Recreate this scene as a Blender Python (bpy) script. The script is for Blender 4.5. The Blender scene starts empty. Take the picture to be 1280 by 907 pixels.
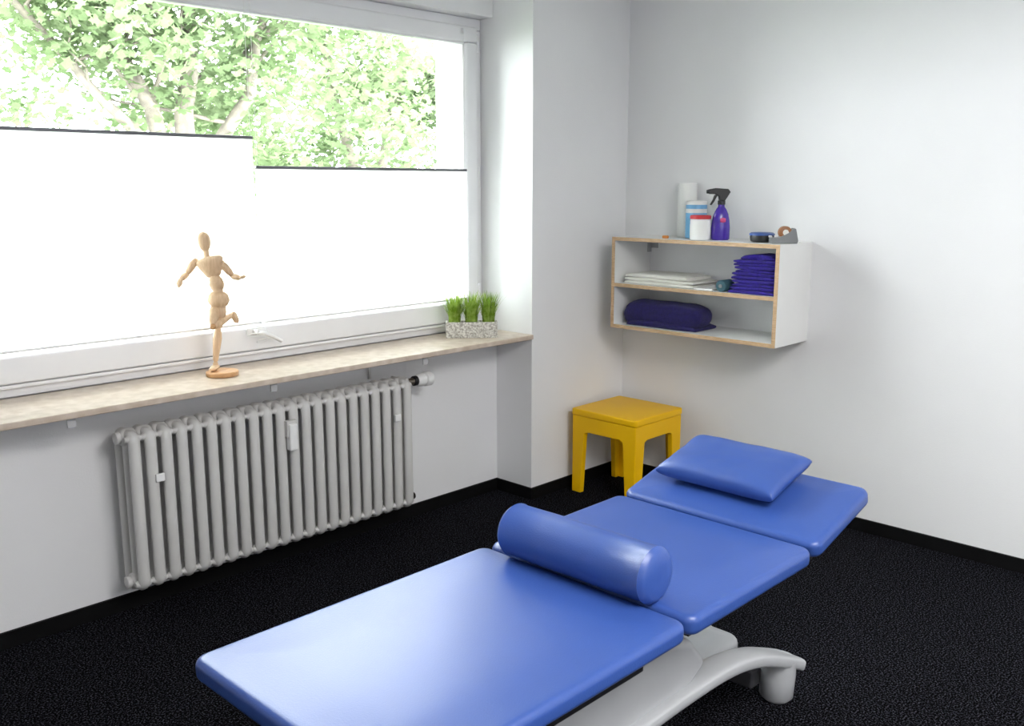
import bpy, bmesh, math, random
from mathutils import Vector, Matrix, noise
random.seed(7)
S = bpy.context.scene
COL = S.collection

# ------------------------------------------------------------ materials
def mat(name, col, rough=0.5, var=0.06, scale=8.0, bump=0.0, bscale=60.0, metal=0.0, coat=0.0, spec=0.5, col2=None, sheen=0.0):
    m = bpy.data.materials.new(name); m.use_nodes = True
    nt = m.node_tree; b = nt.nodes['Principled BSDF']
    b.inputs['Roughness'].default_value = rough
    b.inputs['Metallic'].default_value = metal
    b.inputs['Coat Weight'].default_value = coat
    b.inputs['Coat Roughness'].default_value = 0.25
    b.inputs['Specular IOR Level'].default_value = spec
    b.inputs['Sheen Weight'].default_value = sheen
    tc = nt.nodes.new('ShaderNodeTexCoord')
    nz = nt.nodes.new('ShaderNodeTexNoise'); nz.inputs['Scale'].default_value = scale
    nz.inputs['Detail'].default_value = 4
    nt.links.new(tc.outputs['Object'], nz.inputs['Vector'])
    r = nt.nodes.new('ShaderNodeValToRGB')
    c2 = col2 if col2 else tuple(min(1, c*(1+var)) for c in col)
    c1 = tuple(c*(1-var) for c in col) if not col2 else col
    r.color_ramp.elements[0].position = 0.35; r.color_ramp.elements[1].position = 0.65
    r.color_ramp.elements[0].color = (*c1, 1); r.color_ramp.elements[1].color = (*c2, 1)
    nt.links.new(nz.outputs['Fac'], r.inputs['Fac'])
    nt.links.new(r.outputs['Color'], b.inputs['Base Color'])
    if bump > 0:
        n2 = nt.nodes.new('ShaderNodeTexNoise'); n2.inputs['Scale'].default_value = bscale
        n2.inputs['Detail'].default_value = 5
        nt.links.new(tc.outputs['Object'], n2.inputs['Vector'])
        bp = nt.nodes.new('ShaderNodeBump'); bp.inputs['Strength'].default_value = bump
        bp.inputs['Distance'].default_value = 0.01
        nt.links.new(n2.outputs['Fac'], bp.inputs['Height'])
        nt.links.new(bp.outputs['Normal'], b.inputs['Normal'])
    return m

M_wall = mat('wall_paint', (0.83, 0.83, 0.845), 0.85, 0.01, 3, 0.08, 180)
M_ceil = mat('ceiling_paint', (0.86, 0.86, 0.86), 0.9, 0.01)
M_base = mat('baseboard_black', (0.002, 0.002, 0.0025), 0.7, 0.2, spec=0.15)
M_frame = mat('window_frame_white', (0.84, 0.84, 0.86), 0.35, 0.01)
M_sill = mat('sill_stone', (0.52, 0.42, 0.33), 0.3, 0.1, 22, col2=(0.66, 0.56, 0.47), coat=0.2)
M_sillb = mat('bracket_metal', (0.45, 0.45, 0.46), 0.5)
M_rad = mat('radiator_enamel', (0.62, 0.61, 0.60), 0.35, 0.02)
M_dark = mat('dark_plastic', (0.008, 0.008, 0.010), 0.45)
M_white = mat('white_plastic', (0.82, 0.82, 0.82), 0.4, 0.01)
M_brass = mat('valve_nickel', (0.25, 0.22, 0.18), 0.35, metal=0.9)
M_blue = mat('blue_leatherette', (0.034, 0.082, 0.315), 0.37, 0.03, 5, 0.06, 240, coat=0.15)
M_grey = mat('powder_coat_grey', (0.40, 0.41, 0.43), 0.30, 0.02)
M_greyd = mat('steel_grey_dark', (0.08, 0.08, 0.09), 0.4, metal=0.3)
M_yel = mat('yellow_plastic', (0.90, 0.51, 0.0), 0.45, 0.01, spec=.3)
M_lam = mat('shelf_white_laminate', (0.82, 0.82, 0.81), 0.45, 0.01)
M_towel = mat('towel_indigo', (0.026, 0.010, 0.27), 0.95, 0.25, 60, 0.8, 300, sheen=0.05)
M_towel2 = mat('blanket_navy', (0.012, 0.007, 0.10), 0.95, 0.25, 60, 0.8, 300, sheen=0.05)
M_cloth = mat('white_cloth', (0.80, 0.79, 0.74), 0.9, 0.02, 30, 0.3, 200)
M_teal = mat('teal_bandage', (0.04, 0.11, 0.14), 0.8, 0.1)
M_lblue = mat('light_blue_label', (0.16, 0.42, 0.70), 0.4)
M_red = mat('red_lid', (0.50, 0.02, 0.03), 0.4)
M_purple = mat('purple_bottle', (0.050, 0.016, 0.34), 0.22, 0.05, coat=0.4)
M_pink = mat('pink_label', (0.6, 0.05, 0.2), 0.5)
M_orange = mat('orange_rubber', (0.7, 0.25, 0.05), 0.5)
M_brown = mat('brown_tape', (0.30, 0.12, 0.04), 0.4)
M_dgrey = mat('dispenser_grey', (0.20, 0.21, 0.22), 0.45)
M_dblue = mat('dish_blue', (0.03, 0.08, 0.28), 0.35)
M_bark = mat('bark', (0.12, 0.105, 0.085), 0.9, 0.3, 10, 0.6, 20)
M_grassg = mat('ground_grass', (0.06, 0.10, 0.03), 0.95, 0.3, 2)
M_soil = mat('soil', (0.03, 0.02, 0.015), 0.95)
M_rail = mat('blind_rail', (0.15, 0.15, 0.17), 0.4)
M_cord = mat('cord_white', (0.8, 0.8, 0.8), 0.6)

def wood(name, c1, c2, sc=(3, 3, 40), rough=0.45):
    m = bpy.data.materials.new(name); m.use_nodes = True
    nt = m.node_tree; b = nt.nodes['Principled BSDF']; b.inputs['Roughness'].default_value = rough
    tc = nt.nodes.new('ShaderNodeTexCoord'); mp = nt.nodes.new('ShaderNodeMapping')
    mp.inputs['Scale'].default_value = sc
    nz = nt.nodes.new('ShaderNodeTexNoise'); nz.inputs['Scale'].default_value = 4; nz.inputs['Detail'].default_value = 6
    r = nt.nodes.new('ShaderNodeValToRGB'); r.color_ramp.elements[0].color = (*c1, 1); r.color_ramp.elements[1].color = (*c2, 1)
    r.color_ramp.elements[0].position = .3; r.color_ramp.elements[1].position = .7
    nt.links.new(tc.outputs['Object'], mp.inputs['Vector']); nt.links.new(mp.outputs['Vector'], nz.inputs['Vector'])
    nt.links.new(nz.outputs['Fac'], r.inputs['Fac']); nt.links.new(r.outputs['Color'], b.inputs['Base Color'])
    return m
M_maniq = wood('mannequin_wood', (0.60, 0.40, 0.24), (0.74, 0.53, 0.34), (30, 30, 4))
M_maniqd = wood('mannequin_base_wood', (0.46, 0.24, 0.10), (0.60, 0.34, 0.16), (4, 30, 30))
M_ply = wood('plywood_edge', (0.44, 0.28, 0.15), (0.62, 0.43, 0.26), (8, 8, 60))

# carpet
M_carpet = bpy.data.materials.new('carpet_black'); M_carpet.use_nodes = True
nt = M_carpet.node_tree; b = nt.nodes['Principled BSDF']; b.inputs['Roughness'].default_value = 1.0
b.inputs['Specular IOR Level'].default_value = 0.02
tc = nt.nodes.new('ShaderNodeTexCoord')
n1 = nt.nodes.new('ShaderNodeTexNoise'); n1.inputs['Scale'].default_value = 175; n1.inputs['Detail'].default_value = 4
nt.links.new(tc.outputs['Object'], n1.inputs['Vector'])
r = nt.nodes.new('ShaderNodeValToRGB')
r.color_ramp.elements[0].position = .50; r.color_ramp.elements[0].color = (0.0005, 0.0005, 0.0007, 1)
r.color_ramp.elements[1].position = .70; r.color_ramp.elements[1].color = (0.058, 0.058, 0.075, 1)
nt.links.new(n1.outputs['Fac'], r.inputs['Fac']); nt.links.new(r.outputs['Color'], b.inputs['Base Color'])
bp = nt.nodes.new('ShaderNodeBump'); bp.inputs['Strength'].default_value = .4; bp.inputs['Distance'].default_value = .01
nt.links.new(n1.outputs['Fac'], bp.inputs['Height']); nt.links.new(bp.outputs['Normal'], b.inputs['Normal'])

M_stone = mat('speckled_stone', (0.30, 0.28, 0.25), 0.8, 0.1, 120, 0.4, 120, col2=(0.72, 0.70, 0.65))

def thin_glass():
    m = bpy.data.materials.new('window_glass'); m.use_nodes = True
    nt = m.node_tree; nt.nodes.clear()
    o = nt.nodes.new('ShaderNodeOutputMaterial'); t = nt.nodes.new('ShaderNodeBsdfTransparent')
    g = nt.nodes.new('ShaderNodeBsdfGlossy'); g.inputs['Roughness'].default_value = .02
    f = nt.nodes.new('ShaderNodeFresnel'); f.inputs['IOR'].default_value = 1.3
    mx = nt.nodes.new('ShaderNodeMixShader'); t.inputs['Color'].default_value = (.97, .99, .98, 1)
    nt.links.new(f.outputs[0], mx.inputs[0]); nt.links.new(t.outputs[0], mx.inputs[1]); nt.links.new(g.outputs[0], mx.inputs[2])
    nt.links.new(mx.outputs[0], o.inputs['Surface'])
    return m
M_glass = thin_glass()

def translucent(name, dcol, tcol, fac=.7, vary=None):
    m = bpy.data.materials.new(name); m.use_nodes = True
    nt = m.node_tree; nt.nodes.clear()
    o = nt.nodes.new('ShaderNodeOutputMaterial')
    d = nt.nodes.new('ShaderNodeBsdfDiffuse'); t = nt.nodes.new('ShaderNodeBsdfTranslucent')
    d.inputs['Color'].default_value = (*dcol, 1); t.inputs['Color'].default_value = (*tcol, 1)
    mx = nt.nodes.new('ShaderNodeMixShader'); mx.inputs[0].default_value = fac
    nt.links.new(d.outputs[0], mx.inputs[1]); nt.links.new(t.outputs[0], mx.inputs[2])
    nt.links.new(mx.outputs[0], o.inputs['Surface'])
    if vary:
        tc = nt.nodes.new('ShaderNodeTexCoord'); nz = nt.nodes.new('ShaderNodeTexNoise')
        nz.inputs['Scale'].default_value = vary[0]; nz.inputs['Detail'].default_value = 3
        r = nt.nodes.new('ShaderNodeValToRGB'); r.color_ramp.elements[0].position = .35; r.color_ramp.elements[1].position = .65
        r.color_ramp.elements[0].color = (*vary[1], 1); r.color_ramp.elements[1].color = (*vary[2], 1)
        nt.links.new(tc.outputs['Object'], nz.inputs['Vector']); nt.links.new(nz.outputs['Fac'], r.inputs['Fac'])
        nt.links.new(r.outputs['Color'], d.inputs['Color']); nt.links.new(r.outputs['Color'], t.inputs['Color'])
    return m
M_blind = translucent('pleated_blind_fabric', (.88, .88, .88), (.93, .93, .95), .75)
M_leaf = translucent('tree_leaves', (.1, .2, .05), (.1, .2, .05), .5, (1.6, (.130, .185, .090), (.175, .225, .125)))
M_blade = translucent('grass_blade', (.2, .42, .05), (.2, .42, .05), .35, (40, (.20, .34, .03), (.42, .56, .13)))

# ------------------------------------------------------------ mesh helpers
def grp(name, loc=(0, 0, 0), rz=0.0, world=True):
    e = bpy.data.objects.new(name, None); COL.objects.link(e)
    e.empty_display_size = .05
    e.location = loc; e.rotation_euler = (0, 0, rz)
    e['w'] = 1 if world else 0
    return e

def mk(name, verts, faces, m, par=None, smooth=False, angle=40):
    off = Vector((0, 0, 0))
    if par is not None and par['w']: off = Vector(par.location)
    me = bpy.data.meshes.new(name)
    me.from_pydata([tuple(Vector(v)-off) for v in verts], [], faces)
    bm = bmesh.new(); bm.from_mesh(me)
    bmesh.ops.recalc_face_normals(bm, faces=bm.faces)
    bm.to_mesh(me); bm.free()
    me.materials.append(m)
    if smooth:
        me.polygons.foreach_set('use_smooth', [True]*len(me.polygons))
        try: me.set_sharp_from_angle(angle=math.radians(angle))
        except Exception: pass
    ob = bpy.data.objects.new(name, me); COL.objects.link(ob)
    if par is not None: ob.parent = par
    return ob

def bev(ob, w, seg=3):
    md = ob.modifiers.new('bevel', 'BEVEL'); md.width = w; md.segments = seg; md.limit_method = 'ANGLE'
    ob.data.polygons.foreach_set('use_smooth', [True]*len(ob.data.polygons))
    try: ob.data.set_sharp_from_angle(angle=math.radians(60))
    except Exception: pass
    wn = ob.modifiers.new('wn', 'WEIGHTED_NORMAL'); wn.keep_sharp = False
    return ob

def boxvf(x0, x1, y0, y1, z0, z1, n=0):
    v = [(x0, y0, z0), (x1, y0, z0), (x1, y1, z0), (x0, y1, z0), (x0, y0, z1), (x1, y0, z1), (x1, y1, z1), (x0, y1, z1)]
    f = [(0, 3, 2, 1), (4, 5, 6, 7), (0, 1, 5, 4), (1, 2, 6, 5), (2, 3, 7, 6), (3, 0, 4, 7)]
    return v, [tuple(i+n for i in q) for q in f]

def boxes(name, lst, m, par=None, bevel=0.0, seg=2):
    V = []; F = []
    for bx in lst:
        v, f = boxvf(*bx, n=len(V)); V += v; F += f
    ob = mk(name, V, F, m, par)
    if bevel: bev(ob, bevel, seg)
    return ob
def box(name, x0, x1, y0, y1, z0, z1, m, par=None, bevel=0.0, seg=2):
    return boxes(name, [(x0, x1, y0, y1, z0, z1)], m, par, bevel, seg)

def lathe_vf(p0, p1, prof, n=24, sx=1, sy=1, start=0, xref=None):
    p0 = Vector(p0); p1 = Vector(p1); ax = (p1-p0); L = ax.length; d = ax.normalized()
    if xref is None: xref = Vector((1, 0, 0)) if abs(d.x) < .9 else Vector((0, 1, 0))
    xref = Vector(xref)
    e2 = d.cross(xref).normalized(); e1 = e2.cross(d).normalized()
    V = []; F = []
    for (t, r) in prof:
        c = p0+ax*t
        for i in range(n):
            a = 2*math.pi*i/n
            V.append(c+e1*(r*sx*math.cos(a))+e2*(r*sy*math.sin(a)))
    for k in range(len(prof)-1):
        for i in range(n):
            j = (i+1) % n
            F.append((start+k*n+i, start+k*n+j, start+(k+1)*n+j, start+(k+1)*n+i))
    F.append(tuple(start+i for i in range(n)))
    F.append(tuple(start+(len(prof)-1)*n+i for i in range(n)))
    return V, F
def lathe(name, p0, p1, prof, m, par=None, n=24, sx=1, sy=1, xref=None, angle=40):
    v, f = lathe_vf(p0, p1, prof, n, sx, sy, 0, xref)
    return mk(name, v, f, m, par, True, angle)
def cyl(name, p0, p1, r, m, par=None, n=24, b=0.0):
    L = (Vector(p1)-Vector(p0)).length
    prof = [(0, r), (1, r)] if not b else [(0, r-b), (b*.3/L, r-b*.3), (b/L, r), (1-b/L, r), (1-b*.3/L, r-b*.3), (1, r-b)]
    return lathe(name, p0, p1, prof, m, par, n, angle=50)

def sweep_vf(pts, ra, rb, n=10, start=0, closed=False, up=(0, 0, 1), radii=None, power=1.0):
    pts = [Vector(p) for p in pts]; V = []; F = []; N = len(pts); up = Vector(up)
    for k, p in enumerate(pts):
        if closed: tdir = (pts[(k+1) % N]-pts[k-1]).normalized()
        else: tdir = (pts[min(k+1, N-1)]-pts[max(k-1, 0)]).normalized()
        s = tdir.cross(up)
        if s.length < 1e-4: s = tdir.cross(Vector((1, 0, 0)))
        s.normalize(); w = s.cross(tdir).normalized()
        q = radii[k] if radii else 1
        for i in range(n):
            a = 2*math.pi*i/n; ca = math.cos(a); sa = math.sin(a)
            ca = math.copysign(abs(ca)**power, ca); sa = math.copysign(abs(sa)**power, sa)
            V.append(p+s*(ra*q*ca)+w*(rb*q*sa))
    R = N if closed else N-1
    for k in range(R):
        k2 = (k+1) % N
        for i in range(n):
            j = (i+1) % n
            F.append((start+k*n+i, start+k*n+j, start+k2*n+j, start+k2*n+i))
    if not closed:
        F.append(tuple(start+i for i in range(n))); F.append(tuple(start+(N-1)*n+i for i in range(n)))
    return V, F
def sweep(name, pts, ra, rb, m, par=None, n=10, closed=False, up=(0, 0, 1), radii=None, power=1.0, angle=50):
    v, f = sweep_vf(pts, ra, rb, n, 0, closed, up, radii, power)
    return mk(name, v, f, m, par, True, angle)

def catmull(ctrl, sub=6):
    cv = [Vector(c) for c in ctrl]; P = []
    for k in range(len(cv)-1):
        p0 = cv[max(k-1, 0)]; p1 = cv[k]; p2 = cv[k+1]; p3 = cv[min(k+2, len(cv)-1)]
        for i in range(sub):
            t = i/sub
            P.append(.5*((2*p1)+(-p0+p2)*t+(2*p0-5*p1+4*p2-p3)*t*t+(-p0+3*p1-3*p2+p3)*t**3))
    P.append(cv[-1])
    return P

def rr(x0, x1, y0, y1, r, n=6):
    r = max(1e-4, min(r, (x1-x0)/2-1e-4, (y1-y0)/2-1e-4)); P = []
    for cx, cy, a0 in ((x1-r, y1-r, 0), (x0+r, y1-r, 90), (x0+r, y0+r, 180), (x1-r, y0+r, 270)):
        for i in range(n+1):
            a = math.radians(a0+90*i/n); P.append((cx+r*math.cos(a), cy+r*math.sin(a)))
    return P
def slab(name, x0, x1, y0, y1, z0, z1, rc, re, m, par=None, crown=0.0, xf=None):
    levels = []
    for i in range(6):
        a = math.radians(90*i/5); levels.append((re*(1-math.sin(a)), z0+re*(1-math.cos(a))))
    for i in range(8):
        a = math.radians(90*i/7); levels.append((re*(1-math.cos(a)), z1-crown-re*(1-math.sin(a))))
    lim = min(x1-x0, y1-y0)/2
    if crown > 0:
        for i in range(1, 13):
            q = .5*i/12; f_ = min(1, q/.45); levels.append((re+(lim-re)*q, z1-crown+crown*(f_*f_*(3-2*f_))))
    V = []; F = []; n = None
    for (ins, z) in levels:
        P = rr(x0+ins, x1-ins, y0+ins, y1-ins, max(rc-ins, .004))
        n = len(P)
        for p in P: V.append(Vector((p[0], p[1], z)))
    if xf: V = [xf(v) for v in V]
    for k in range(len(levels)-1):
        for i in range(n):
            j = (i+1) % n; F.append((k*n+i, k*n+j, (k+1)*n+j, (k+1)*n+i))
    F.append(tuple(range(n))); F.append(tuple(range((len(levels)-1)*n, len(levels)*n)))
    return mk(name, V, F, m, par, True, 50)

def extr(name, poly, axis, a0, a1, m, par=None, bevel=0.0, org=(0, 0, 0)):
    V = []
    for a in (a0, a1):
        for p in poly:
            q = {'y': (p[0], a, p[1]), 'x': (a, p[0], p[1]), 'z': (p[0], p[1], a)}[axis]
            V.append(Vector(q)+Vector(org))
    n = len(poly)
    F = [tuple(range(n)), tuple(range(n, 2*n))]+[(i, (i+1) % n, n+(i+1) % n, n+i) for i in range(n)]
    ob = mk(name, V, F, m, par)
    if bevel: bev(ob, bevel, 3)
    return ob

# ------------------------------------------------------------ room shell
XB = 4.14; YW = 3.39; PX = 3.39; PY = 3.14; H = 2.68; XL = -1.3; YR = -1.6; YO = 3.70
SZ = 0.862
WX0 = 0.78; WTOP = 2.40
box('floor', XL, XB, YR, YW, -.1, 0, M_carpet)
box('ceiling', XL-.2, XB+.2, YR-.2, YO, H, H+.1, M_ceil)
box('wall_back', XB, XB+.2, YR-.2, YO, 0, H, M_wall)
box('wall_right', XL-.2, XB, YR-.2, YR, 0, H, M_wall)
box('wall_rear', XL-.2, XL, YR, YO, 0, H, M_wall)
boxes('wall_window', [(XL, PX, YW, YO, 0, SZ-.024), (XL, WX0, YW, YO, SZ-.024, H), (WX0, PX, YW+.02, YO, WTOP, H),
                      (WX0, PX, 3.575, YO, SZ-.024, SZ+.05), (3.27, PX, 3.575, YO, SZ, WTOP), (WX0, .88, 3.575, YO, SZ, WTOP), (.8, 3.3, 3.575, YO, 2.33, WTOP)], M_wall)
box('wall_pillar', PX, XB, PY, YO, 0, H, M_wall)
bh = .06; bt = .012
box('baseboard_window', XL, PX, YW-bt, YW, 0, bh, M_base)
box('baseboard_pillar_side', PX-bt, PX, PY, YW-bt, 0, bh, M_base)
box('baseboard_pillar_front', PX-bt, XB-bt, PY-bt, PY, 0, bh, M_base)
box('baseboard_back', XB-bt, XB, YR, PY, 0, bh, M_base)
box('baseboard_right', XL, XB-bt, YR, YR+bt, 0, bh, M_base)
box('baseboard_rear', XL, XL+bt, YR+bt, YW-bt, 0, bh, M_base)

# ------------------------------------------------------------ window
W = grp('window_1', (2.08, 3.52, SZ))
def frame(name, x0, x1, z0, z1, w, y0, y1, m, bv=.006, wb=None):
    wb = wb or w
    boxes(name, [(x0, x1, y0, y1, z0, z0+wb), (x0, x1, y0, y1, z1-w, z1), (x0, x0+w, y0, y1, z0+wb, z1-w), (x1-w, x1, y0, y1, z0+wb, z1-w)], m, W, bv)
frame('outer_frame', WX0, PX-.001, SZ, WTOP, .055, 3.495, 3.574, M_frame, wb=.065)
frame('sash', WX0+.045, PX-.045, .912, WTOP-.045, .075, 3.472, 3.545, M_frame, .010, wb=.100)
frame('glazing_bead', WX0+.115, PX-.115, 1.004, WTOP-.115, .014, 3.488, 3.53, M_frame, .004)
box('drip_rail', WX0+.02, PX-.02, 3.4735, 3.496, .897, .910, M_frame, W, .003)
box('glass', WX0+.125, PX-.125, 3.522, 3.528, 1.014, WTOP-.125, M_glass, W)
for i, z in enumerate((1.64, 2.28, 1.05)):
    cyl('hinge_%d' % i, (PX-.038, 3.482, z-.045), (PX-.038, 3.482, z+.045), .010, M_frame, W, 12, .003)
hx = 2.03
HD = grp('window_handle', (hx, 3.465, 1.0))
box('handle_plate', hx-.035, hx+.035, 3.460, 3.4715, .980, 1.010, M_white, HD, .004)
cyl('handle_neck', (hx, 3.43, .995), (hx, 3.460, .995), .011, M_white, HD)
sweep('handle_lever', [(hx, 3.43, .995), (hx+.02, 3.424, .99), (hx+.06, 3.42, .972), (hx+.10, 3.42, .948)], .011, .008, M_white, HD, 12)
pts = [(hx-.02+.05*math.sin(k*.9)+.004*k, 3.425+.012*math.cos(k*1.3), 1.008-.004*k+.014*math.cos(k*.9)) for k in range(16)]
sweep('cord', pts, .0022, .0022, M_cord, HD, 6)

def blind(name, x0, x1, z0, z1):
    g = grp(name, ((x0+x1)/2, 3.46, z0))
    n = int((z1-z0)/.010); n += n % 2
    V = []; F = []
    for i in range(n+1):
        z = z0+(z1-z0)*i/n; y = 3.459+(.005 if i % 2 else -.0)
        V += [(x0, y, z), (x1, y, z)]
    for i in range(n): F.append((2*i, 2*i+1, 2*i+3, 2*i+2))
    mk('pleats', V, F, M_blind, g)
    box('top_rail', x0, x1, 3.450, 3.470, z1, z1+.013, M_rail, g, .003)
    box('bottom_rail', x0, x1, 3.450, 3.470, z0-.010, z0, M_frame, g, .003)
    for i, x in enumerate((x0+.012, x1-.006)):
        cyl('cord_%d' % i, (x, 3.461, z1+.013), (x, 3.461, WTOP-.08), .0010, M_cord, g, 6)
        box('clip_%d' % i, x-.006, x+.006, 3.455, 3.4715, WTOP-.085, WTOP-.06, M_frame, g)
blind('pleated_blind', .895, 2.062, 1.036, 1.778)
blind('pleated_blind', 2.070, 3.248, 1.036, 1.661)

# ------------------------------------------------------------ sill
SG = grp('window_sill', (2.0, 3.3, SZ))
box('stone_slab', .70, PX-.002, 3.125, 3.494, SZ-.024, SZ, M_sill, SG, .004)
for i, x in enumerate((1.15, 1.92, 2.70)):
    box('bracket_%d' % i, x-.014, x+.014, 3.15, YW, SZ-.030, SZ-.024, M_sillb, SG)
    box('bracket_drop_%d' % i, x-.014, x+.014, 3.15, 3.156, SZ-.058, SZ-.030, M_sillb, SG)

# ------------------------------------------------------------ radiator
RD = grp('column_radiator', (1.98, 3.26, .13))
NS = 22; RX0 = 1.345; RX1 = 2.66; pitch = (RX1-RX0)/NS
V = []; F = []
yf = 3.185+.018; yb = 3.335-.018; zt = .738-.018; zb = .130+.018
for s in range(NS):
    cx = RX0+pitch*(s+.5)
    path = []
    for (cy, cz, a0) in ((yb-.028, zt-.028, 0), (yf+.028, zt-.028, 90), (yf+.028, zb+.028, 180), (yb-.028, zb+.028, 270)):
        for i in range(6):
            a = math.radians(a0+90*i/5); path.append((cx, cy+.028*math.cos(a), cz+.028*math.sin(a)))
    v, f = sweep_vf(path, .0180, .0215, 14, len(V), True, up=(1, 0, 0))
    V += v; F += f
    for cy in (3.26,):
        v, f = sweep_vf([(cx, cy, zb), (cx, cy, (zb+zt)/2), (cx, cy, zt)], .018, .018, 10, len(V), False, up=(0, 1, 0)); V += v; F += f
    for cz in (zt-.012, zb+.012):
        hp = [(0, .020), (.12, .030), (.5, .034), (.88, .030), (1, .020)]
        v, f = lathe_vf((cx-pitch/2, 3.26, cz), (cx+pitch/2, 3.26, cz), hp, 14, 1, 1, len(V)); V += v; F += f
        hp = [(0, .009), (.25, .017), (.5, .020), (.75, .017), (1, .009)]
        v, f = lathe_vf((cx-pitch/2, yf+.010, cz), (cx+pitch/2, yf+.010, cz), hp, 12, 1, 1, len(V)); V += v; F += f
mk('columns', V, F, M_rad, RD, True, 60)
for cz, nm in ((zt-.012, 'top'), (zb+.012, 'bottom')):
    cyl('end_plug_'+nm, (RX0-.014, 3.26, cz), (RX0+.004, 3.26, cz), .024, M_rad, RD, 8, .003)
    cyl('end_hex_'+nm, (RX1-.004, 3.26, cz), (RX1+.016, 3.26, cz), .024, M_rad, RD, 8, .003)
box('heat_allocator', 1.985, 2.022, 3.155, 3.186, .545, .655, M_white, RD, .006)
box('allocator_base', 1.980, 2.027, 3.166, 3.190, .60, .668, M_rad, RD, .003)
box('clip_1', 1.435, 1.468, 3.174, 3.186, .54, .570, M_white, RD, .003)
box('clip_2', 2.54, 2.572, 3.174, 3.186, .562, .592, M_white, RD, .003)
for i, x in enumerate((1.50, 2.45)):
    box('wall_bracket_%d' % i, x-.01, x+.01, 3.33, YW, .60, .63, M_rad, RD)
zv = zt-.012
cyl('valve_body', (RX1+.012, 3.26, zv), (RX1+.055, 3.26, zv), .016, M_brass, RD, 16)
cyl('valve_collar', (RX1+.055, 3.26, zv), (RX1+.075, 3.26, zv), .023, M_dark, RD, 20, .002)
lathe('thermostat_head', (RX1+.073, 3.26, zv), (RX1+.165, 3.26, zv), [(0, .022), (.1, .029), (.45, .030), (.5, .026), (.55, .034), (.9, .034), (1, .026)], M_white, RD, 24)
cyl('supply_pipe', (RX1+.036, 3.26, zv), (RX1+.036, YW, zv), .009, M_rad, RD, 12)
cyl('return_valve', (RX1+.012, 3.26, zb+.012), (RX1+.045, 3.26, zb+.012), .017, M_dark, RD, 14, .003)
cyl('return_pipe', (RX1+.032, 3.26, zb+.012), (RX1+.032, YW, zb+.012), .009, M_rad, RD, 12)
sweep('riser_pipe', [(2.55, 3.37, zv+.02), (2.55, 3.37, .79), (2.55, 3.375, .835)], .008, .008, M_rad, RD, 10)

# ------------------------------------------------------------ mannequin
MQ = grp('wooden_mannequin', (1.795, 3.318, SZ), math.radians(-45.96), world=False)
cyl('base_disc', (0, 0, 0), (0, 0, .020), .062, M_maniqd, MQ, 40, .005)
FAT = 1.12
def lean(p):
    p = Vector(p); p.x += .024*min(1, max(0, (p.z-.05)/.25)); return p
def seg(name, p0, p1, prof, sx=1, sy=1, m=M_maniq):
    p0 = lean(p0); p1 = lean(p1)
    prof = [(a, b*FAT) for a, b in prof]
    lathe(name, p0, p1, prof, m, MQ, 20, sx, sy, xref=(1, 0, 0) if abs(p1[2]-p0[2]) > .5*(p1-p0).length else (0, 0, 1), angle=70)
def ball(name, c, r, m=M_maniq, sx=1, sz=1):
    r *= FAT
    c = lean(c); pr = [(.5-.5*math.cos(math.pi*i/10), max(.0005, r*math.sin(math.pi*i/10))) for i in range(11)]
    lathe(name, c-Vector((0, 0, r*sz)), c+Vector((0, 0, r*sz)), pr, m, MQ, 18, sx, sx, angle=80)
limb = [(0, .005), (.05, .0105), (.25, .0135), (.6, .0125), (.92, .0095), (1, .004)]
thighp = [(0, .007), (.06, .015), (.25, .0185), (.6, .0165), (.93, .012), (1, .005)]
shin = [(0, .006), (.05, .0125), (.25, .0155), (.6, .0125), (.93, .009), (1, .004)]
egg = []
for i in range(17):
    a = math.pi*i/16; t_ = .5-.5*math.cos(a)
    egg.append((t_, max(.0006, .0225*math.sin(a)*(.86+.22*t_))))
seg('head', (-.060, 0, .482), (-.068, 0, .560), egg)
seg('neck', (-.056, 0, .458), (-.060, 0, .490), [(0, .012), (.4, .0095), (1, .010)])
seg('chest', (-.033, 0, .385), (-.052, 0, .466), [(0, .012), (.06, .024), (.3, .034), (.6, .044), (.82, .049), (.94, .040), (1, .016)], 1, .55)
ball('waist_ball', (-.029, 0, .375), .021)
seg('abdomen', (-.022, 0, .335), (-.029, 0, .385), [(0, .010), (.1, .022), (.5, .026), (.9, .021), (1, .010)], 1, .75)
ball('pelvis_ball', (-.022, 0, .333), .018)
seg('pelvis', (-.019, 0, .270), (-.022, 0, .332), [(0, .014), (.1, .030), (.4, .039), (.75, .035), (.95, .024), (1, .010)], 1, .65)
ball('shoulder_l', (-.102, 0, .447), .0115)
seg('upper_arm_l', (-.102, 0, .450), (-.134, -.01, .400), limb)
ball('elbow_l', (-.135, -.01, .398), .0095)
seg('forearm_l', (-.135, -.01, .398), (-.147, -.045, .382), [(q[0], q[1]*.85) for q in limb])
seg('hand_l', (-.147, -.045, .386), (-.153, -.058, .352), [(0, .004), (.2, .008), (.6, .010), (1, .003)], 1.1, .6)
ball('shoulder_r', (-.002, 0, .440), .0115)
seg('upper_arm_r', (-.002, 0, .440), (.034, .012, .390), limb)
ball('elbow_r', (.036, .012, .388), .0095)
seg('forearm_r', (.036, .012, .388), (.068, -.01, .384), [(q[0], q[1]*.85) for q in limb])
seg('hand_r', (.068, -.01, .384), (.094, -.02, .393), [(0, .004), (.2, .008), (.6, .010), (1, .003)], .6, 1.1)
ball('hip_r', (-.008, 0, .272), .014)
seg('thigh_r', (-.008, 0, .275), (-.020, .004, .188), thighp)
ball('knee_r', (-.021, .004, .182), .011)
seg('shin_r', (-.021, .004, .180), (-.026, .004, .052), shin)
ball('ankle_r', (-.026, .004, .046), .009)
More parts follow.
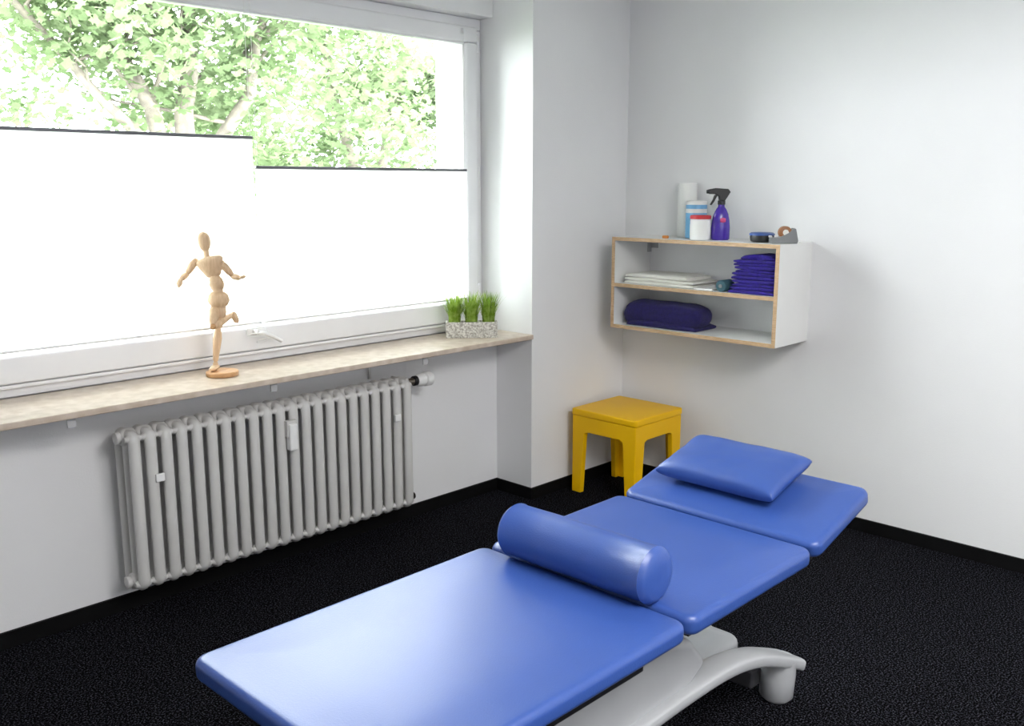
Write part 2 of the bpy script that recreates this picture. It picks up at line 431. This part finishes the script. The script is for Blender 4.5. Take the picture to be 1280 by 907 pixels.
seg('foot_r', (-.026, .022, .034), (-.030, -.045, .031), [(0, .006), (.12, .011), (.5, .012), (.85, .009), (1, .004)], .8, 1.1)
ball('hip_l', (-.034, 0, .272), .014)
seg('thigh_l', (-.034, -.002, .272), (-.026, -.048, .205), thighp)
ball('knee_l', (-.024, -.050, .202), .011, M_maniqd)
seg('shin_l', (-.024, -.050, .202), (.022, .045, .236), shin)
seg('foot_l', (.020, .045, .245), (.040, .055, .200), [(0, .006), (.12, .011), (.5, .012), (.85, .010), (1, .004)], 1, .8)
cyl('support_rod', (-.026, .004, .018), (-.026, .004, .045), .003, M_sillb, MQ, 8)

# ------------------------------------------------------------ planter
PG = grp('grass_planter', (3.125, 3.298, SZ), math.radians(-41), world=False)
hl = .126; hd = .036
boxes('stone_trough', [(-hl, hl, -hd, hd, 0, .012), (-hl, hl, -hd, -hd+.01, .012, .078), (-hl, hl, hd-.01, hd, .012, .078),
                       (-hl, -hl+.01, -hd+.01, hd-.01, .012, .078), (hl-.01, hl, -hd+.01, hd-.01, .012, .078)], M_stone, PG, .002)
box('soil', -hl+.01, hl-.01, -hd+.01, hd-.01, .012, .068, M_soil, PG)
V = []; F = []
for cx in (-.083, 0.0, .083):
    for k in range(260):
        a = random.uniform(0, 2*math.pi); rr0 = .028*math.sqrt(random.random())
        bx = cx+rr0*math.cos(a); by = rr0*.7*math.sin(a)
        L = random.uniform(.09, .185); lean_ = random.uniform(.008, .055)*(1 if random.random() < .85 else 1.3)
        da = a+random.uniform(-.6, .6); dx = math.cos(da); dy = math.sin(da)
        w = random.uniform(.0016, .0026); px = -dy*w; py = dx*w; s = len(V)
        for q, ww in ((0, 1), (.35, 1), (.7, .75), (1, .1)):
            ox = dx*lean_*q*q; oy = dy*lean_*q*q*.7; z = .066+L*q*(1-.12*q)
            V += [(bx+ox-px*ww, by+oy-py*ww, z), (bx+ox+px*ww, by+oy+py*ww, z)]
        F += [(s, s+1, s+3, s+2), (s+2, s+3, s+5, s+4), (s+4, s+5, s+7, s+6)]
mk('grass_blades', V, F, M_blade, PG)

# ------------------------------------------------------------ wall shelf
sx0 = 3.828; sy0 = 2.046; sy1 = 2.987; sz0 = .868; sz1 = 1.335; th = .018; zm = 1.100
SH = grp('wall_shelf', (XB-.15, 2.516, sz0))
e = .003
boxes('panels', [(sx0+e, XB, sy0, sy1, sz1-th, sz1), (sx0+e, XB, sy0, sy1, sz0, sz0+th), (sx0+e, XB, sy0, sy0+th, sz0+th, sz1-th),
                 (sx0+e, XB, sy1-th, sy1, sz0+th, sz1-th), (sx0+e, XB, sy0+th, sy1-th, zm-th, zm)], M_lam, SH)
boxes('plywood_edges', [(sx0, sx0+e, sy0, sy1, sz1-th, sz1), (sx0, sx0+e, sy0, sy1, sz0, sz0+th), (sx0, sx0+e, sy0, sy0+th, sz0+th, sz1-th),
                        (sx0, sx0+e, sy1-th, sy1, sz0+th, sz1-th), (sx0, sx0+e, sy0+th, sy1-th, zm-th, zm)], M_ply, SH)
boxes('hanging_plates', [(XB-.006, XB-.0005, sy1-th-.05, sy1-th, sz1-th-.05, sz1-th), (XB-.03, XB-.0005, sy1-th-.006, sy1-th, sz1-.09, sz1-.03)], M_sillb, SH)

def folded(name, x0, x1, y0, y1, z0, h, m, par, layers=2, seed=0, amp=.003, roundy=.35, pw=8):
    rnd = random.Random(seed); lh = h/layers
    nl = 22; V = []; F = []
    for L in range(layers):
        zb_ = z0+lh*L
        jf = rnd.uniform(-.006, .008); jy0 = rnd.uniform(-.004, .004); jy1 = rnd.uniform(-.004, .004)
        r_ = lh*.5
        prof = []
        for i in range(9):
            a = math.radians(90+180*i/8); prof.append((x0+jf+r_+r_*math.cos(a), zb_+r_+r_*math.sin(a)))
        prof += [(x1-.01, zb_), (x1, zb_+lh*.3), (x1, zb_+lh*.7), (x1-.01, zb_+lh)]
        s = len(V); P = len(prof)
        for k in range(nl):
            t = k/(nl-1); y = y0+jy0+(y1+jy1-y0-jy0)*(.5-.5*math.cos(math.pi*t))
            tt = (y-y0-jy0)/(y1+jy1-y0-jy0)
            endr = 1-roundy*(abs(2*tt-1)**pw)
            for (px_, pz_) in prof:
                nx = noise.noise((px_*30+seed, y*14, L*3.1))*amp*2
                nz_ = noise.noise((px_*12, y*11+seed, L*1.7))*amp
                zc = zb_+r_
                zz = zc+(pz_-zc)*endr+nz_*(0 if (L == 0 and pz_ < zc) else 1)
                if L == 0: zz -= (lh*.5)*(1-endr)
                V.append((px_+nx+(1-endr)*.02, y, max(zz, z0)))
        for k in range(nl-1):
            for i in range(P):
                j = (i+1) % P; F.append((s+k*P+i, s+k*P+j, s+(k+1)*P+j, s+(k+1)*P+i))
        F.append(tuple(s+i for i in range(P))); F.append(tuple(s+(nl-1)*P+i for i in range(P)))
    return mk(name, V, F, m, par, True, 60)

TW = grp('folded_towel_stack', (3.97, 2.19, zm))
zz = zm+.0005; hts = [.034, .032, .034, .031, .030]
for i, h_ in enumerate(hts):
    yy1 = 2.315-(.012*(i % 2))-.006*i*.5
    folded('towel_%d' % i, 3.85+.004*i, 4.08, 2.072+.003*(i % 3), yy1, zz, h_, M_towel, TW, 2, i+3, .004, .5, 6); zz += h_-.001
folded('towel_top', 3.875, 4.07, 2.10, 2.27, zz, .024, M_towel, TW, 1, 31, .010, .7, 4)
BL = grp('rolled_blanket', (3.97, 2.71, sz0+th))
V = []; F = []
zc0 = sz0+th
NP = 40; NLp = 30
for k in range(NLp):
    t = k/(NLp-1); y = 2.485+(2.945-2.485)*(.5-.5*math.cos(math.pi*t)); ss = abs(2*(y-2.485)/.46-1)
    endr = (1-ss**7)**.5 if ss < 1 else 0
    endr = .25+.75*endr
    hh = .068*(1.0+.10*noise.noise((y*6, 2.2, 0))); dd = .085
    for i in range(NP):
        a = 2*math.pi*i/NP; ca = math.cos(a); sa = math.sin(a)
        g_ = 1-.10*math.exp(-((a-2.65)/.16)**2)-.07*math.exp(-((a-3.5)/.14)**2)
        x = 3.945+dd*endr**.5*math.copysign(abs(ca)**.8, ca)*g_
        z = zc0+.0665+hh*endr*math.copysign(abs(sa)**.8, sa)*g_
        n_ = .007*noise.noise((x*9, y*12, z*16))
        z = max(zc0+.0006, z+n_-.010*t); x += n_
        V.append((x, y, z))
for k in range(NLp-1):
    for i in range(NP):
        j = (i+1) % NP; F.append((k*NP+i, k*NP+j, (k+1)*NP+j, (k+1)*NP+i))
F.append(tuple(range(NP))); F.append(tuple((NLp-1)*NP+i for i in range(NP)))
mk('roll', V, F, M_towel2, BL, True, 70)
folded('flap', 3.850, 4.05, 2.50, 2.90, zc0+.0007, .030, M_towel2, BL, 1, 5, .008, .6, 5)
WC = grp('folded_white_cloth', (3.95, 2.72, zm))
folded('cloth_lower', 3.86, 4.10, 2.52, 2.935, zm+.0005, .030, M_cloth, WC, 2, 41, .0015)
folded('cloth_upper', 3.87, 4.09, 2.56, 2.93, zm+.031, .022, M_cloth, WC, 1, 44, .0015)
box('paper_booklet', 3.855, 4.03, 2.40, 2.505, zm+.0005, zm+.008, M_lam, None, .001)
BR = grp('bandage_roll', (3.87, 2.355, zm))
cyl('roll', (3.845, 2.350, zm+.028), (3.93, 2.350, zm+.028), .0275, M_teal, BR, 28, .004)
cyl('core', (3.842, 2.350, zm+.028), (3.845, 2.350, zm+.028), .009, M_dgrey, BR, 16)

ST = sz1+.0005
PR = grp('paper_roll', (4.075, 2.705, ST))
lathe('roll', (4.078, 2.705, ST), (4.078, 2.705, ST+.27), [(0, .046), (.01, .048), (.99, .048), (1, .046), (1.0, .015)], M_lam, PR, 36)
CN = grp('wipes_canister', (3.99, 2.60, ST))
lathe('body', (4.01, 2.605, ST), (4.01, 2.605, ST+.165), [(0, .048), (.02, .052), (.98, .052), (1, .050)], M_lblue, CN, 36)
lathe('label', (4.01, 2.605, ST+.125), (4.01, 2.605, ST+.145), [(0, .0523), (0, .0528), (1, .0528), (1, .0523)], M_white, CN, 36)
lathe('cap', (4.01, 2.605, ST+.165), (4.01, 2.605, ST+.185), [(0, .052), (.7, .052), (.9, .048), (1, .035)], M_white, CN, 36)
TB = grp('cream_tub', (3.91, 2.515, ST))
lathe('body', (3.91, 2.515, ST), (3.91, 2.515, ST+.10), [(0, .046), (.03, .049), (.9, .049), (1, .047)], M_white, TB, 36)
lathe('lid', (3.91, 2.515, ST+.1), (3.91, 2.515, ST+.118), [(0, .0505), (.8, .0505), (1, .047)], M_red, TB, 36)
lathe('label', (3.91, 2.515, ST+.022), (3.91, 2.515, ST+.075), [(0, .0492), (0, .0496), (1, .0496), (1, .0492)], M_lam, TB, 36)
SPG = grp('spray_bottle', (3.97, 2.44, ST), math.radians(-42), world=False)
lathe('body', (0, 0, 0), (0, 0, .17), [(0, .040), (.03, .045), (.35, .046), (.55, .042), (.72, .036), (.86, .025), (.93, .016), (1, .015)], M_purple, SPG, 32, 1, .72, xref=(1, 0, 0))
lathe('collar', (0, 0, .168), (0, 0, .188), [(0, .018), (.9, .018), (1, .015)], M_dark, SPG, 20)
extr('spray_head', [(-.062, .218), (-.066, .240), (-.03, .246), (.028, .242), (.040, .228), (.030, .212), (.014, .186), (-.012, .186), (-.016, .208), (-.035, .218)], 'y', -.013, .013, M_dark, SPG, .003)
extr('trigger', [(-.022, .212), (-.036, .214), (-.044, .190), (-.056, .168), (-.050, .165), (-.036, .184)], 'y', -.007, .007, M_dark, SPG, .002)
cyl('nozzle', (-.074, 0, .229), (-.062, 0, .229), .009, M_dark, SPG, 14)
sweep('label', [(-.012, -.0335, .095), (.0, -.034, .095), (.014, -.0333, .095)], .003, .012, M_pink, SPG, 16, radii=[.7, 1, .7])
DS = grp('round_dish', (3.95, 2.20, ST))
lathe('dish', (3.95, 2.205, ST), (3.95, 2.205, ST+.032), [(0, .040), (.2, .052), (.8, .056), (1, .054)], M_dark, DS, 32)
lathe('lid', (3.95, 2.205, ST+.032), (3.95, 2.205, ST+.046), [(0, .058), (.5, .058), (.9, .050), (1, .03)], M_dblue, DS, 32)
TD = grp('tape_dispenser', (3.93, 2.085, ST), math.radians(-46), world=False)
extr('body', [(-.06, 0), (.058, 0), (.062, .012), (.050, .066), (.040, .070), (.02, .050), (-.02, .030), (-.04, .026), (-.056, .030), (-.062, .02)], 'y', -.022, .022, M_dgrey, TD, .003)
cyl('tape_roll', (.004, -.017, .050), (.004, .017, .050), .028, M_brown, TD, 30, .002)
cyl('hub', (.004, -.020, .050), (.004, .020, .050), .013, M_cloth, TD, 20)
box('cutter', -.065, -.056, -.016, .016, .027, .036, M_sillb, TD, .001)
ER = grp('rubber_eraser', (3.90, 2.70, ST))
slab('block', 3.885, 3.905, 2.69, 2.72, ST, ST+.014, .005, .004, M_orange, ER)

# ------------------------------------------------------------ stool
SX0, SX1, SY0, SY1 = 3.635, 4.045, 2.665, 3.085; SHt = .452
SO = grp('yellow_stool', ((SX0+SX1)/2, (SY0+SY1)/2, 0))
slab('seat', SX0, SX1, SY0, SY1, SHt-.035, SHt, .016, .007, M_yel, SO)
def panel(w0, w1):
    wt = .082; wb = .058; zo = .335
    P = [(w0, SHt-.036), (w1, SHt-.036), (w1, 0), (w1-wb, 0)]
    P += [(w1-wt+.004, zo-.03), (w1-wt, zo-.01), (w1-wt-.02, zo)]
    P += [(w0+wt+.02, zo), (w0+wt, zo-.01), (w0+wt-.004, zo-.03), (w0+wb, 0), (w0, 0)]
    return P
i_ = .006; tk = .030
extr('side_a', panel(SY0+i_, SY1-i_), 'x', SX0+i_, SX0+i_+tk, M_yel, SO, .004)
extr('side_b', panel(SY0+i_, SY1-i_), 'x', SX1-i_-tk, SX1-i_, M_yel, SO, .004)
extr('side_c', panel(SX0+i_+.0005, SX1-i_-.0005), 'y', SY0+i_-.0003, SY0+i_+tk, M_yel, SO, .004)
extr('side_d', panel(SX0+i_+.0005, SX1-i_-.0005), 'y', SY1-i_-tk, SY1-i_+.0003, M_yel, SO, .004)

# ------------------------------------------------------------ treatment table
TZ = .60; TY0 = 1.112; TY1 = 1.80; PT = .055
TT = grp('treatment_table', (1.8, 1.456, 0))
slab('foot_cushion', .856, 1.748, TY0, TY1, TZ-PT, TZ, .035, .018, M_blue, TT, .003)
slab('middle_cushion', 1.760, 2.372, TY0, TY1, TZ-PT, TZ, .035, .018, M_blue, TT, .003)
hang = math.radians(14.5)
def tilt(v):
    x = v.x-2.378; z = v.z-TZ
    return Vector((2.378+x*math.cos(hang)-z*math.sin(hang), v.y, TZ+x*math.sin(hang)+z*math.cos(hang)))
slab('head_cushion', 2.384, 2.744, TY0, TY1, TZ-PT, TZ, .035, .018, M_blue, TT, .003, xf=tilt)
boxes('support_boards', [(.90, 1.72, TY0+.03, TY1-.03, TZ-PT-.012, TZ-PT), (1.79, 2.35, TY0+.03, TY1-.03, TZ-PT-.012, TZ-PT)], M_dark, TT)
bv_, bf_ = boxvf(2.40, 2.70, TY0+.03, TY1-.03, TZ-PT-.012, TZ-PT)
mk('head_board', [tilt(Vector(v)) for v in bv_], bf_, M_dark, TT)
boxes('frame_rails', [(1.0, 2.36, 1.20, 1.235, TZ-PT-.05, TZ-PT-.012), (1.0, 2.36, 1.677, 1.712, TZ-PT-.05, TZ-PT-.012),
                      (1.0, 1.04, 1.235, 1.677, TZ-PT-.05, TZ-PT-.012), (1.74, 1.78, 1.235, 1.677, TZ-PT-.05, TZ-PT-.012), (2.3, 2.34, 1.235, 1.677, TZ-PT-.05, TZ-PT-.012)], M_greyd, TT, .003)
sweep('head_strut', [(2.05, 1.456, .50), (2.3, 1.456, .53), (2.55, 1.456, .59)], .012, .012, M_greyd, TT, 12, up=(0, 1, 0))
extr('lift_housing', [(1.18, .33), (1.30, .470), (1.80, .470), (2.02, .39), (2.10, .30), (1.95, .22), (1.70, .19), (1.30, .22)], 'y', 1.27, 1.64, M_grey, TT, .025)
box('housing_slot', 1.35, 1.78, 1.262, 1.272, .400, .425, M_dark, TT, .003)
def arm(nm, y):
    ctrl = [(1.05, y, .07), (1.20, y, .16), (1.45, y, .225), (1.75, y, .245), (2.00, y, .250), (2.20, y, .240), (2.36, y, .205), (2.50, y, .150), (2.60, y, .105)]
    P = catmull(ctrl)
    n_ = len(P); R = [1+.35*max(0, (k/(n_-1)-.75)/.25) for k in range(n_)]
    V, F = sweep_vf(P, .045, .020, 24, 0, False, (0, 0, 1), None, .45)
    V2 = []
    for i, v in enumerate(V):
        q = R[i//24]; V2.append(Vector((v.x, y+(v.y-y)*q, v.z)))
    mk('arm_'+nm, V2, F, M_grey, TT, True, 50)
    lathe('foot_'+nm, (2.535, y, 0.0), (2.535, y, .135), [(0, .040), (.1, .052), (.6, .056), (1, .056)], M_grey, TT, 30)
    lathe('foot_pad_'+nm, (1.08, y, 0.0), (1.08, y, .09), [(0, .036), (.1, .046), (.8, .044), (1, .03)], M_grey, TT, 26)
arm('right', 1.285); arm('left', 1.627)
boxes('base_cross', [(2.44, 2.50, 1.32, 1.59, .05, .11), (1.04, 1.09, 1.32, 1.59, .03, .07), (1.09, 2.44, 1.42, 1.49, .05, .10)], M_greyd, TT, .008)
slab('base_cover', 1.85, 2.44, 1.355, 1.557, .13, .225, .05, .02, M_grey, TT, .004)
boxes('lift_column', [(1.52, 1.66, 1.38, 1.53, .08, .30), (1.60, 1.75, 1.33, 1.58, .468, .535)], M_greyd, TT, .006)

# bolster
BO = grp('bolster_cushion', (1.765, 1.46, TZ))
R_ = .071; zc = TZ+R_-.003
pr = [(0, .004), (.004, .030), (.010, .055), (.022, .066), (.036, R_-.001), (.042, R_+.0018), (.048, R_-.0005), (.3, R_+.001), (.5, R_), (.7, R_+.001), (.952, R_-.0005), (.958, R_+.0018), (.964, R_-.001), (.978, .066), (.990, .055), (.996, .030), (1, .004)]
lathe('roll', (1.772, 1.213, zc), (1.762, 1.708, zc), pr, M_blue, BO, 48, angle=80)

# pillow on head section
PL = grp('blue_pillow', (2.60, 1.51, TZ+.06))
V = []; F = []; n = 28
A = .128; B = .212; T = .045
for sgn in (1, -1):
    for i in range(n+1):
        for j in range(n+1):
            u = -1+2*i/n; v = -1+2*j/n
            u2 = math.copysign(1-(1-abs(u))**1.5, u); v2 = math.copysign(1-(1-abs(v))**1.5, v)
            k = ((1-u2**6)*(1-v2**6)); k = max(k, 0)**.42
            x = A*u2*(1-.05*(1-v2*v2)); y = B*v2*(1-.03*(1-u2*u2))
            wr = .0022*noise.noise((u2*3, v2*4, 1.3))*(1 if sgn > 0 else 0)
            z = T+sgn*(T-.004)*k*(.82+.18*(1-u2*u2)*(1-v2*v2))+sgn*.003+wr
            if sgn < 0: z = max(z, .002)
            V.append(tilt(Vector((2.378+.232+x, 1.512+y, TZ+.001+z))))
    s = 0 if sgn > 0 else (n+1)**2
    for i in range(n):
        for j in range(n):
            a = s+i*(n+1)+j; F.append((a, a+1, a+n+2, a+n+1))
m_ = (n+1)**2
bd = [i*(n+1) for i in range(n)]+[n*(n+1)+j for j in range(n)]+[i*(n+1)+n for i in range(n, 0, -1)]+[j for j in range(n, 0, -1)]
for q in range(len(bd)):
    a = bd[q]; b_ = bd[(q+1) % len(bd)]; F.append((a, b_, b_+m_, a+m_))
mk('pillow_cover', V, F, M_blue, PL, True, 80)

# ------------------------------------------------------------ outdoors
box('ground_outside', -25, 35, 4.2, 40, -3.1, -3.0, M_grassg)
def tree(name, base, limbs, seed, clusters, leafn, box_, size=.055):
    rnd = random.Random(seed)
    g = grp(name, base)
    V = []; F = []
    def branch(p, q, r0, r1, w):
        p = Vector(p); q = Vector(q); P = []; R = []
        for i in range(9):
            t = i/8; c = p.lerp(q, t)
            c += Vector((noise.noise((t*3+seed, w, .3)), noise.noise((t*3, w+seed, 5.3)), 0))*.16*math.sin(math.pi*t)
            P.append(c); R.append(r0+(r1-r0)*t)
        v, f = sweep_vf(P, 1, 1, 8, len(V), False, up=(0, 1, .01), radii=R); V.extend(v); F.extend(f)
        return P
    tips = []
    for w, (p, q, r0, r1) in enumerate(limbs):
        P = branch(p, q, r0, r1, w*1.7)
        if w == 0: continue
        for k in range(6):
            s_ = P[rnd.randint(3, 7)]
            d = Vector((rnd.uniform(-1, 1), rnd.uniform(-.6, .6), rnd.uniform(.1, 1.1))).normalized()*rnd.uniform(.7, 1.7)
            Q = branch(s_, s_+d, r1*.6, .006, w+k*.37)
            tips += [Q[4], Q[6], Q[8]]
    mk('trunk_and_branches', V, F, M_bark, g, True, 80)
    V2 = []; F2 = []
    x0, x1, y0, y1, z0, z1 = box_
    cs = list(tips)
    while len(cs) < clusters: cs.append(Vector((rnd.uniform(x0, x1), rnd.uniform(y0, y1), rnd.uniform(z0, z1))))
    for c in cs:
        if noise.noise((c.x*.55+seed, c.y*.3, c.z*.8)) < -.12: continue
        rad = rnd.uniform(.20, .42)
        for k in range(leafn):
            o = Vector((rnd.gauss(0, rad), rnd.gauss(0, rad), rnd.gauss(0, rad*.5)))
            nrm = Vector((rnd.gauss(0, .7), rnd.gauss(0, .7), 1)).normalized()
            t1 = nrm.cross(Vector((rnd.uniform(-1, 1), rnd.uniform(-1, 1), .1))).normalized(); t2 = nrm.cross(t1)
            sz = size*rnd.uniform(.6, 1.25); p = c+o; s = len(V2)
            for (a, b2) in ((-1, 0), (-.45, .75), (.15, .45), (.45, .95), (.6, .3), (1.15, 0), (.6, -.3), (.45, -.95), (.15, -.45), (-.45, -.75)):
                V2.append(p+t1*(a*sz)+t2*(b2*sz))
            F2.append(tuple(range(s, s+10)))
    me = bpy.data.meshes.new('leaves'); me.from_pydata([tuple(v-Vector(base)) for v in V2], [], F2)
    me.materials.append(M_leaf); ob = bpy.data.objects.new('foliage', me); COL.objects.link(ob); ob.parent = g
tree('maple_tree', (4.45, 8.8, -3.0), [((4.45, 8.8, -3.1), (4.45, 8.8, 1.35), .17, .14), ((4.4, 8.8, 1.3), (3.85, 8.9, 3.3), .105, .05), ((4.45, 8.8, 1.3), (4.62, 8.7, 3.9), .12, .05),
     ((4.55, 8.8, 1.35), (5.55, 8.6, 3.6), .09, .04), ((4.2, 8.8, 1.9), (2.7, 8.6, 3.4), .06, .025)], 3, 230, 95, (1.6, 7.0, 7.6, 10.5, 2.1, 4.8), .052)
tree('maple_tree', (8.6, 11.5, -3.0), [((8.6, 11.5, -3.1), (8.7, 11.5, 1.2), .16, .12), ((8.7, 11.5, 1.1), (7.8, 11.3, 4.2), .09, .04), ((8.7, 11.5, 1.1), (9.9, 11.4, 4.2), .10, .04)],
     9, 240, 100, (6.4, 11.8, 10.2, 13.2, 1.2, 5.0), .062)

# ------------------------------------------------------------ light
wd = bpy.data.worlds.new('overcast_sky'); S.world = wd; wd.use_nodes = True
bg = wd.node_tree.nodes['Background']; bg.inputs['Color'].default_value = (.96, .98, 1, 1); bg.inputs['Strength'].default_value = 25
def area(name, loc, rot, sx_, sy_, e_, col=(1, 1, 1), portal=False):
    l = bpy.data.lights.new(name, 'AREA'); l.shape = 'RECTANGLE'; l.size = sx_; l.size_y = sy_; l.energy = e_; l.color = col
    if portal: l.cycles.is_portal = True
    o = bpy.data.objects.new(name, l); COL.objects.link(o); o.location = loc; o.rotation_euler = rot
    return o
area('window_portal', (2.08, 3.72, 1.65), (math.radians(-90), 0, 0), 2.5, 1.5, 1, portal=True)
area('added_ceiling_fill', (1.5, -.5, H-.02), (0, 0, 0), 1.4, 1.4, 120, (1, .985, .965))  # added fill light to even out the room, not a fixture of it

# ------------------------------------------------------------ camera
cam = bpy.data.cameras.new('camera'); co = bpy.data.objects.new('camera', cam); COL.objects.link(co)
cam.sensor_width = 36; cam.lens = 32.85; cam.clip_start = .02
co.location = (0, 0, 1.6); co.rotation_euler = (math.radians(90-10.83), 0, math.radians(-45.96))
S.camera = co
S.view_settings.view_transform = 'Standard'
S.view_settings.look = 'None'
S.view_settings.exposure = 0.0
